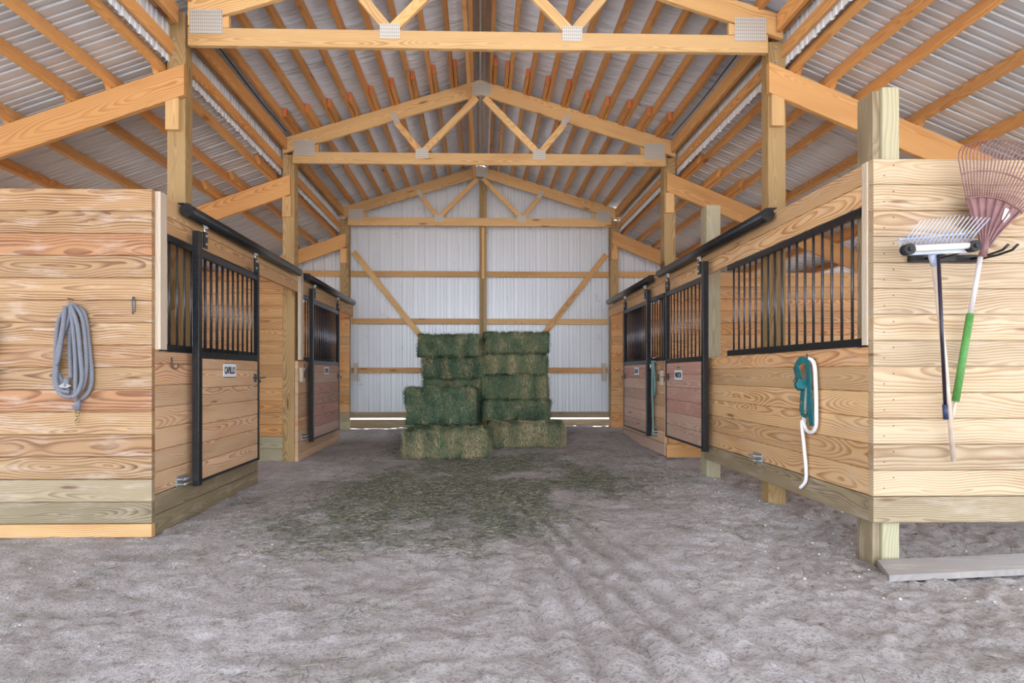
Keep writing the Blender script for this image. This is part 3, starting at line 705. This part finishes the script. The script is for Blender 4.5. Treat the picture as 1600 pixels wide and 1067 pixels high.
# green halter with white rope on right stall front (face x = 2.28)
def rw(px,py,d=.03):   # px,py measured at the halter; wall runs in y
    y=3.658-(px-1272)*.00655; return (XR-d,y,1.12+(583-py)*.00435)
th=thing('halter','teal halter with white cotton rope hanging on the near right stall front','halter',(2.25,3.66,.3))
mb=MB(); mb.tube(cat([rw(1258,566),rw(1270,560,.04),rw(1279,568,.03),rw(1282,600,.03),rw(1283,640,.03),rw(1282,665,.03),rw(1275,675,.03),rw(1266,672,.03),rw(1262,655,.03),rw(1261,620,.02),rw(1262,600,.02)],6),.013,8)
mb.tube(cat([rw(1266,672,.03),rw(1262,660,.045),rw(1262,700,.03),rw(1263,735,.02),rw(1262,755,.02),rw(1255,768,.03)],6),.012,8); part('rope',mb,ROPE_W,th)
def strap(mb,pts,w_=.024,t_=.005):
    P=cat(pts,5)
    for i in range(len(P)-1): mb.board(P[i],P[i+1]+(P[i+1]-P[i])*.12,w_,t_,(P[i+1]-P[i]).cross(Vector((1,0,0))) if abs((P[i+1]-P[i]).normalized().x)<.9 else (0,1,0),ch=.001)
mb=MB(); strap(mb,[rw(1257,592,.05),rw(1255,578,.06),rw(1260,567,.065),rw(1267,562,.065),rw(1274,567,.055),rw(1276,585,.055),rw(1277,610,.055),rw(1275,640,.05)],.045)
strap(mb,[rw(1277,612,.05),rw(1278,640,.05),rw(1280,664,.05)],.05)
strap(mb,[rw(1256,590,.06),rw(1256,600,.06),rw(1261,608,.06)],.04); strap(mb,[rw(1262,600,.07),rw(1270,598,.08),rw(1274,592,.07)],.04)
strap(mb,[rw(1268,602,.06),rw(1265,625,.055),rw(1264,645,.055)],.045); strap(mb,[rw(1263,646,.055),rw(1270,650,.055),rw(1277,644,.055)],.03)
strap(mb,[rw(1261,572,.08),rw(1268,580,.09),rw(1271,590,.09)],.035); strap(mb,[rw(1258,578,.085),rw(1266,572,.09)],.035)
mb.tube([rw(1266,603,.08),rw(1272,600,.08)],.035,10)
part('webbing',mb,TEAL,th)
mb=MB()
for (q,p_,r_) in ((1256,596,.012),(1262,582,.012),(1268,630,.011),(1275,644,.012),(1279,662,.011),(1270,590,.012)):
    c0=Vector(rw(q,p_,.075)); mb.tube([c0+Vector((0,r_*math.cos(u),r_*math.sin(u))) for u in np.linspace(0,6.28,12)],.003,6)
part('buckle',mb,BRASS,th,'brass rings and buckles')
mb=MB(); mb.tube([rw(1273,562,.0),rw(1273,560,.05),rw(1273,553,.055)],.005,8); part('hook',mb,BLACKB,th)
mb=MB(); mb.tube(cat([rw(1249,575,.03),rw(1257,600,.025),rw(1256,640,.02),rw(1257,690,.015)],6),.005,6); part('thin_cord',mb,MAROON,th)
# far grey-green rope
th=thing('lead_rope','grey green rope coil with long tail beside the far right door','lead rope',(2.2,6.98,.2))
def fw(y,z,d=.03): return (XR-d-.0,y,z)
mb=MB()
for k in range(3): mb.tube(cat([fw(6.93,1.27,.03+.02*k),fw(7.02+.03*k,1.22,.03),fw(7.10+.02*k,1.05,.03+.015*k),fw(7.02,.90,.04),fw(6.93,.84+.05*k,.04),fw(6.88,1.0,.05),fw(6.92,1.25,.05)],6),.012,8)
mb.tube(cat([fw(6.93,1.25,.06),fw(6.95,.9,.06),fw(6.95,.6,.05),fw(6.94,.3,.05)],6),.013,8); part('rope',mb,ROPE_T,th)
mb=MB(); mb.tube([fw(6.93,1.33,0),fw(6.93,1.31,.06)],.005,6); mb.tube([fw(6.95,1.24,.08),fw(6.95,1.18,.08)],.012,8); part('snap_hook',mb,ZINC,th)

# ------------------------------------------------------------------ tool rack and tools (wall face y = 3.10)
def tw(px,py,d):       # tool wall coordinates: metres along x / z at stand-off d
    Y=3.10-d; k=Y/850*1.0; u=(px-768)/850; s_,c_=math.sin(R(1.27)),math.cos(R(1.27)); t_=Y/(c_-u*s_)
    return Vector((round((s_+u*c_)*t_,4),Y,round(1.12+(583-py)/850*t_,4)))
th=thing('tool_rack','black wall rack with long prongs holding the rake and fork','tool rack',tuple(tw(1480,408,.03)))
mb=MB(); p=tw(1420,404,.012); q=tw(1532,404,.012); mb.board(p,q,.04,.022,(0,0,1)); part('rail',mb,BLACK,th)
mb=MB()
for px in (1448,1466,1520,1534):
    a_=tw(px,404,.025); mb.tube([a_,a_+Vector((.0,-.10,.0)),a_+Vector((.01,-.17,.012)),a_+Vector((.012,-.2,.035))],.007,8)
part('prong',mb,BLACK,th)
# leaf rake
ap=tw(1530,402,.09); th=thing('leaf_rake','maroon fan leaf rake with green foam grip hanging head up','rake',tuple(tw(1490,655,.05)))
ctr=R(13)
def fan(r_,an,d=0): return ap+Vector((r_*math.sin(an),-d,r_*math.cos(an)))
mb=MB(); n=24; half=R(29)
for i in range(n):
    a0=ctr-half+2*half*i/n; a1=ctr-half+2*half*(i+1)/n
    for (r0,r1) in ((.03,.12),(.12,.22),(.22,.33)):
        w0=.35+.65*r0/.33
        f=lambda r_,an:fan(r_,ctr+(an-ctr)*(.55+.45*min(1,r_/.25)),.012+.02*r_)
        P=[f(r0,a0),f(r0,a1),f(r1,a1),f(r1,a0)]; mb.prism(P,(0,.004,0))
part('fan_plate',mb,RAKE,th)
mb=MB()
for i in range(7):
    an=ctr-half*.92+2*half*.92*i/6
    f=lambda r_:fan(r_,ctr+(an-ctr)*(.55+.45*min(1,r_/.25)),.021+.02*r_)
    mb.tube([f(.05),f(.18),f(.335)],.0045,6)
mb.tube([fan(.0,ctr,.02),fan(.12,ctr,.022)],[.02,.012],8); mb.tube([fan(.335,ctr-half+2*half*i/20,.025) for i in range(21)],.005,6); part('rib',mb,RAKE,th)
NT_=27
for i in range(NT_):
    an=ctr-half+2*half*i/(NT_-1); m=MB()
    L_=.60+.02*math.cos((an-ctr)*2)
    m.tube([fan(.33,an,.02),fan(.45,an,.03),fan(L_-.05,an,.04),fan(L_-.015,an,.055),fan(L_+.005,an,.08),fan(L_+.0,an,.11)],[.004,.0038,.0035,.0034,.003,.002],6); part('tine',m,RAKE,th)
mb=MB(); mb.tube([fan(.475,ctr-half+2*half*i/24,.036) for i in range(25)],.004,6); part('spacer_band',mb,RAKE,th)
mb=MB(); P=tw(1516,490,.065); mb.tube([ap+Vector((0,-.01,.01)),P],.0125,10); part('handle',mb,SHAFT,th,'pale metal shaft')
mb=MB(); Q=tw(1493,627,.045); mb.tube([P,Q],.0185,10); part('grip',mb,GREENG,th,'green foam grip')
mb=MB(); mb.tube([Q,tw(1487,657,.04)],.008,8); part('handle_end',mb,ASH,th)
mb=MB(); lab=[fan(.235,ctr+R(14)),fan(.30,ctr+R(12)),fan(.305,ctr+R(17)),fan(.275,ctr+R(21)),fan(.225,ctr+R(19))]; mb.prism([p+Vector((0,-.024,0)) for p in lab],(0,.002,0)); part('label_remnant',mb,WHITE,th,'torn white sticker')
# manure fork
th=thing('manure_fork','grey plastic manure fork with white roller and long pale handle','pitchfork',tuple(tw(1490,720,.04)))
bl=tw(1408,392,.20); br=tw(1512,388,.20)
mb=MB()
mb.board(bl+Vector((0,0,.0)),br,.05,.02,(0,0,1)); mb.board(bl+Vector((0,.02,.065)),br+Vector((0,.02,.085)),.012,.012,(0,0,1))
NF=17
for i in range(NF):
    p=bl.lerp(br,i/(NF-1)); mb.tube([p,p+Vector((0,.02,.065+.02*i/(NF-1)))],.003,5)
part('basket',mb,FORK,th)
for i in range(NF):
    p=bl.lerp(br,i/(NF-1))+Vector((0,.0,.02)); m=MB(); m.tube([p,p+Vector((.012,-.04,.055)),p+Vector((.02,-.11,.135-.02*abs(i/8-1))),],[.0045,.004,.002],6); part('tine',m,FORK,th)
mb=MB(); mb.cyl(bl+Vector((.03,-.03,.005)),br+Vector((-.02,-.03,.008)),.017,12); part('roller',mb,CREAM,th,'cream roller bar')
for p in (bl+Vector((.012,-.03,.0)),br+Vector((.002,-.03,.004))):
    mb=MB(); mb.cyl(p+Vector((0,-.02,0)),p+Vector((0,.02,0)),.03,18); mb.cyl(p+Vector((0,-.03,0)),p+Vector((0,-.02,0)),.012,10); part('wheel',mb,RUBBER,th,'black end wheel')
mb=MB(); c0=tw(1457,400,.17); mb.tube([c0+Vector((0,0,.03)),c0,tw(1459,415,.16)],[.02,.02,.014],10); part('ferrule',mb,FORK,th)
mb=MB(); mb.tube([tw(1459,412,.16),tw(1476,560,.10),tw(1490,720,.04)],.0125,10); part('handle',mb,ASH,th,'pale weathered wooden handle')
th=thing('tool_pole','thin dark metal pole with navy end cap hanging beside the fork handle','pole',tuple(tw(1478,655,.06)))
mb=MB(); mb.tube([tw(1466,398,.20),tw(1477,635,.15)],.009,10); part('pole_shaft',mb,DARKSH,th)
mb=MB(); mb.tube([tw(1476.5,632,.15),tw(1478,655,.145)],.013,10); part('end_cap',mb,NAVY,th)
# loose plank on the ground
mb=MB(); pl=[(2.30,3.095),(2.19,2.86),(3.9,3.02),(4.0,3.26)]
mb.prism([(x,y,.005) for x,y in pl],(0,0,.035)); mb.g=[(g[0],g[1]-3,g[2]) for g in mb.g]; single('loose_plank',mb,W_GREY,'grey weathered plank lying on the dirt below the tool wall','plank')

# ------------------------------------------------------------------ hay
t=NT('alfalfa_hay'); g=t.attr('gco'); r_=t.sep(t.attr('rnd')); x,y,z=t.sep(g)
a=t.noise(t.comb(t.M('MULTIPLY',x,5.),t.M('MULTIPLY',y,5.),t.M('MULTIPLY',z,2.)),1.,4,.6)
b=t.noise(t.comb(t.M('MULTIPLY',x,60.),t.M('MULTIPLY',y,60.),t.M('MULTIPLY',z,22.)),1.,5,.75)
tan=t.M('MULTIPLY_ADD',t.M('SUBTRACT',r_[1],.5),.30,a)
c=t.mix(t.ramp(b,.3,.7),srgb(34,52,40),srgb(108,134,104)); c2=t.mix(t.ramp(b,.3,.7),srgb(74,62,44),srgb(176,156,116))
c=t.mix(t.ramp(tan,.44,.66),c,c2); c=t.mix(t.M('MULTIPLY',t.ramp(r_[0],.0,1.),.5),c,t.mix(1.,c,srgb(238,240,220),'SCREEN') if False else srgb(146,152,112))
t.bump(b,1.,.03); HAY=t.out(c,.85)
def hay_mat(name,stops):
    t=NT(name); r0,r1,r2=t.sep(t.attr('rnd'))
    n=t.new('ShaderNodeValToRGB'); t.l.new(r0,n.inputs[0]); cr=n.color_ramp
    while len(cr.elements)<len(stops): cr.elements.new(.5)
    for e_,(p_,c_) in zip(cr.elements,stops): e_.position=p_; e_.color=c_
    hb=t.new('ShaderNodeHueSaturation'); t.l.new(n.outputs[0],hb.inputs['Color']); t.l.new(t.M('MULTIPLY_ADD',r1,.5,.7),hb.inputs['Value'])
    return t.out(hb.outputs[0],.7)
BLADE=hay_mat('hay_stalks',[(0,srgb(44,76,56)),(.3,srgb(88,126,94)),(.52,srgb(138,158,120)),(.7,srgb(178,160,116)),(1,srgb(222,206,166))])
LITTER=hay_mat('hay_litter',[(0,srgb(58,64,52)),(.3,srgb(92,96,78)),(.6,srgb(140,136,114)),(.85,srgb(188,178,152)),(1,srgb(222,214,196))])
def blades_mesh(name,P,D,N,L,Wd,rnd,mat,off):
    """thin tapered stalks: P base centres, D unit direction, N side direction"""
    n=len(P); a_=P-D*L[:,None]/2; b_=P+D*L[:,None]/2; sd=N*Wd[:,None]/2
    U=np.cross(D,N); U/=np.linalg.norm(U,axis=1)[:,None]+1e-9; up=U*Wd[:,None]/2
    V_=np.stack([a_-sd,a_+up,a_+sd,b_-sd,b_+up,b_+sd],1).reshape(-1,3)-np.array(off)
    k=np.arange(n)[:,None]*6
    Fs=np.concatenate([k+np.array([[0,3,4,1]]),k+np.array([[1,4,5,2]]),k+np.array([[2,5,3,0]])],1).reshape(-1,4)
    me=bpy.data.meshes.new(name); me.vertices.add(len(V_)); me.vertices.foreach_set('co',V_.astype(np.float32).ravel())
    me.loops.add(Fs.size); me.loops.foreach_set('vertex_index',Fs.ravel().astype(np.int32)); me.polygons.add(len(Fs))
    me.polygons.foreach_set('loop_start',np.arange(0,Fs.size,4,dtype=np.int32)); me.polygons.foreach_set('loop_total',np.full(len(Fs),4,dtype=np.int32))
    at=me.attributes.new('rnd','FLOAT_VECTOR','POINT'); at.data.foreach_set('vector',np.repeat(rnd,6,axis=0).astype(np.float32).ravel())
    me.materials.append(mat); me.update(); return me
def bale(cx,yf,z0,w_,d_,h_,label,tan=.5,rot=0,nb=3400,hidden=False,seed=0):
    nb=int(nb*1.6)
    root=thing('hay_bale',label,'hay bale',(cx,yf+d_/2,z0),'hay bales'); root.rotation_euler=(0,0,R(rot))
    # rounded lumpy core as a subdivided box
    nx_,ny_,nz_=26,12,12; verts={}; vs=[]; fs=[]; tt=(random.random(),tan,random.random())
    def vid(i,j,k):
        if (i,j,k) in verts: return verts[(i,j,k)]
        u=Vector((i/nx_*2-1,j/ny_*2-1,k/nz_*2-1))
        # rounded corners
        p=Vector((u.x*w_/2,u.y*d_/2,u.z*h_/2)); rc=.055
        inner=Vector([max(-q+rc,min(q-rc,c_)) for q,c_ in zip((w_/2,d_/2,h_/2),p)])
        dv=p-inner
        if dv.length>1e-6: p=inner+dv.normalized()*min(dv.length,rc)
        s_=seed*7.7
        nrm=dv.normalized() if dv.length>1e-6 else Vector((0,0,1))
        flake=.010*math.sin(p.x*2*math.pi/.105+seed)
        nz=.030*mnoise.noise(p*5+Vector((s_,0,0)))+.016*mnoise.noise(p*14+Vector((s_,3,0)))
        p=p+nrm*(nz+flake)
        # twine grooves
        for tx in (-.27*w_,.27*w_):
            p=p-nrm*.012*math.exp(-((p.x-tx)/.02)**2)
        if k==0: p.z=max(p.z,-h_/2)
        p.z=min(max(p.z,-h_/2+.001),h_/2+.004); vs.append(p+Vector((0,0,h_/2))); verts[(i,j,k)]=len(vs)-1; return len(vs)-1
    for i in range(nx_):
        for j in range(ny_): fs+= [[vid(i,j,nz_),vid(i+1,j,nz_),vid(i+1,j+1,nz_),vid(i,j+1,nz_)],[vid(i,j,0),vid(i,j+1,0),vid(i+1,j+1,0),vid(i+1,j,0)]]
        for k in range(nz_): fs+= [[vid(i,0,k),vid(i+1,0,k),vid(i+1,0,k+1),vid(i,0,k+1)],[vid(i,ny_,k),vid(i,ny_,k+1),vid(i+1,ny_,k+1),vid(i+1,ny_,k)]]
    for j in range(ny_):
        for k in range(nz_): fs+= [[vid(0,j,k),vid(0,j,k+1),vid(0,j+1,k+1),vid(0,j+1,k)],[vid(nx_,j,k),vid(nx_,j+1,k),vid(nx_,j+1,k+1),vid(nx_,j,k+1)]]
    mb=MB(); mb.add(vs,fs,[(v[0]+cx,v[1]+yf,v[2]+z0) for v in vs],tt,True)
    me=mesh_from('pressed_hay',mb,HAY); o=bpy.data.objects.new('pressed_hay',me); COL.objects.link(o); o.parent=root
    if hidden: return
    A=np.array([v[:] for v in vs]); rg=np.random.default_rng(seed+50)
    idx=rg.choice(len(A),nb); keep=(A[idx,1]<d_*.3)|(A[idx,2]>h_*.93)|(np.abs(A[idx,0])>w_*.46); idx=idx[keep]; n_=len(idx)
    P=A[idx]+rg.normal(0,.016,(n_,3)); P[:,2]=np.clip(P[:,2],.004,h_+.012)
    c0=np.array([0,0,h_/2]); Nn=A[idx]-c0; Nn/=np.array([w_/2,d_/2,h_/2]); Nn=np.sign(Nn)*np.abs(Nn)**8; Nn/=np.linalg.norm(Nn,axis=1)[:,None]+1e-9
    D=rg.normal(0,1,(n_,3)); D[:,2]*=(2.6 if tan>.4 else 1.2); D-=Nn*(D*Nn).sum(1)[:,None]*.75; D/=np.linalg.norm(D,axis=1)[:,None]
    N_=np.cross(D,Nn+rg.normal(0,.2,(n_,3))); N_/=np.linalg.norm(N_,axis=1)[:,None]+1e-9
    L=rg.uniform(.02,.09,n_); Wd=rg.uniform(.002,.0042,n_)
    zone=np.array([mnoise.noise(Vector((p[0]*7+seed*3.3,p[1]*4,p[2]*(1.5 if tan>.4 else 5)))) for p in P])
    r0=np.clip(rg.normal(.22+tan*.5+zone*1.0-(.25*tan)*(A[idx,2]>h_*.9),.19),0,1); rnd=np.stack([r0,rg.random(n_),rg.random(n_)],1)
    P[:,2]=np.maximum(P[:,2],np.abs(D[:,2])*L/2*.6+.002)
    me=blades_mesh('hay_stalks',P,D,N_,L,Wd,rnd,BLADE,(0,0,0)); q=bpy.data.objects.new('loose_stalks',me); COL.objects.link(q); q.parent=root; q['kind']='stuff'
g0=float(gz(-.5,7.1))
bale(-.415,6.90,g0+.005,1.08,.58,.36,'front left bottom hay bale, tan stalks facing the aisle, lowest and nearest',.98,-3,5200,seed=1)
bale(-.48,7.55,g0+.01,1.0,.46,.36,'hay bale on the ground hidden behind the front left one',.3,0,0,True,2)
bale(-.535,7.42,g0+.385,.98,.58,.50,'big square green hay bale lying above the front left bottom one',.22,1.5,5600,seed=3)
bale(-.40,8.10,g0+.02,.9,.5,.31,'lowest hay bale of the rear left column, hidden',.3,0,0,True,4)
bale(-.40,8.10,g0+.34,.9,.5,.33,'second hay bale of the rear left column, hidden',.3,0,0,True,5)
zt=g0+.68
bale(-.405,8.10,zt,.88,.5,.325,'third hay bale down in the left column, its foot behind the big square one',.3,0,3000,seed=6)
bale(-.40,8.08,zt+.33,.90,.5,.315,'second hay bale from the top in the left column',.45,1,3600,seed=7)
bale(-.445,8.05,zt+.65,.93,.5,.34,'topmost hay bale of the left column, bright green',.15,-1.2,3800,seed=8)
bale(.68,7.62,g0+.03,1.04,.56,.36,'front right bottom hay bale, mixed tan and green, on the ground',.85,2,5000,seed=9)
bale(.60,8.20,g0+.03,.95,.48,.33,'hay bale on the ground hidden behind the front right one',.3,0,0,True,10)
bale(.545,8.02,g0+.395,1.03,.55,.30,'fourth hay bale down in the right column, green, resting on the bottom one',.2,0,4200,seed=11)
bale(.535,8.04,g0+.70,1.01,.5,.36,'third hay bale down in the right column, greyish and ragged',.42,-1,4200,seed=12)
bale(.545,8.10,g0+1.065,.98,.5,.31,'second hay bale from the top in the right column, with a tan band',.5,1,3600,seed=13)
bale(.56,8.08,g0+1.385,.98,.5,.32,'topmost hay bale of the right column, dark streaked',.25,1.5,3800,seed=14)

# litter on the aisle floor
def litter(n,seed,dens,Lr,name,label,mat,lift=.004,wd=(.0014,.0038)):
    rg=np.random.default_rng(seed); P=[]
    while sum(len(p) for p in P)<n:
        x_=rg.uniform(-2.15,2.2,20000); y_=rg.uniform(1.5,9.5,20000); k=rg.random(20000)<dens(x_,y_); P.append(np.stack([x_[k],y_[k]],1))
    P=np.concatenate(P)[:n]; z_=ground_height(P[:,0],P[:,1])+rg.uniform(0,lift*2,n)+lift
    P=np.stack([P[:,0],P[:,1],z_],1); an=rg.uniform(0,2*np.pi,n); D=np.stack([np.cos(an),np.sin(an),rg.normal(0,.12,n)],1); D/=np.linalg.norm(D,axis=1)[:,None]
    N_=np.stack([-np.sin(an),np.cos(an),np.zeros(n)],1); L=rg.uniform(*Lr,n); W_=rg.uniform(*wd,n)
    rnd=np.stack([np.clip(rg.normal(.42,.27,n),0,1),rg.random(n),rg.random(n)],1)
    me=blades_mesh(name,P,D,N_,L,W_,rnd,mat,(0,0,0)); o=bpy.data.objects.new(name,me); COL.objects.link(o)
    o['label']=label; o['category']='hay'; o['kind']='stuff'; return o
litter(60000,31,d1,(.015,.075),'hay_litter','greenish loose hay scattered over the middle of the aisle floor',LITTER,.004)
def d2(x,y): 
    n_=vnoise(x,y,25,3)+.6*vnoise(x,y,26,9); return np.clip((n_-.28)*1.3,0,1)*.6+.02
litter(16000,32,d2,(.01,.07),'straw_bits','sparse grey straw bits on the bare dusty ground',LITTER,.003,(.001,.0022))
# small stones and chips
def stones(n,seed,region,label,mat,rs):
    rg=np.random.default_rng(seed); mb=MB()
    for _ in range(n):
        x_=rg.uniform(*region[0]); y_=rg.uniform(*region[1]); r0=rs[0]+(rs[1]-rs[0])*rg.random()**3
        z_=float(ground_height(np.array(x_),np.array(y_)))
        mb.ball((x_,y_,z_+r0*.2),r0,5,(1,rg.uniform(.6,1.),rg.uniform(.4,.7)))
    o=single('ground_chips',mb,mat,label,'gravel',kind='stuff')
CHIP=plain('pale_chips',srgb(206,198,194),.9,0,60,.3,.4); CHIPD=plain('dark_clods',srgb(112,98,90),.95,0,60,.3,.5)
stones(900,41,((1.6,4.5),(2.6,6.4)),'pale chips and grit around the raised right stall',CHIP,(.003,.012))
stones(260,42,((1.5,5.0),(2.3,6.0)),'dark clods of dirt near the raised right stall',CHIPD,(.004,.02))
stones(350,43,((-3.6,-1.2),(2.2,5.5)),'pale grit along the foot of the left stall',CHIP,(.002,.009))
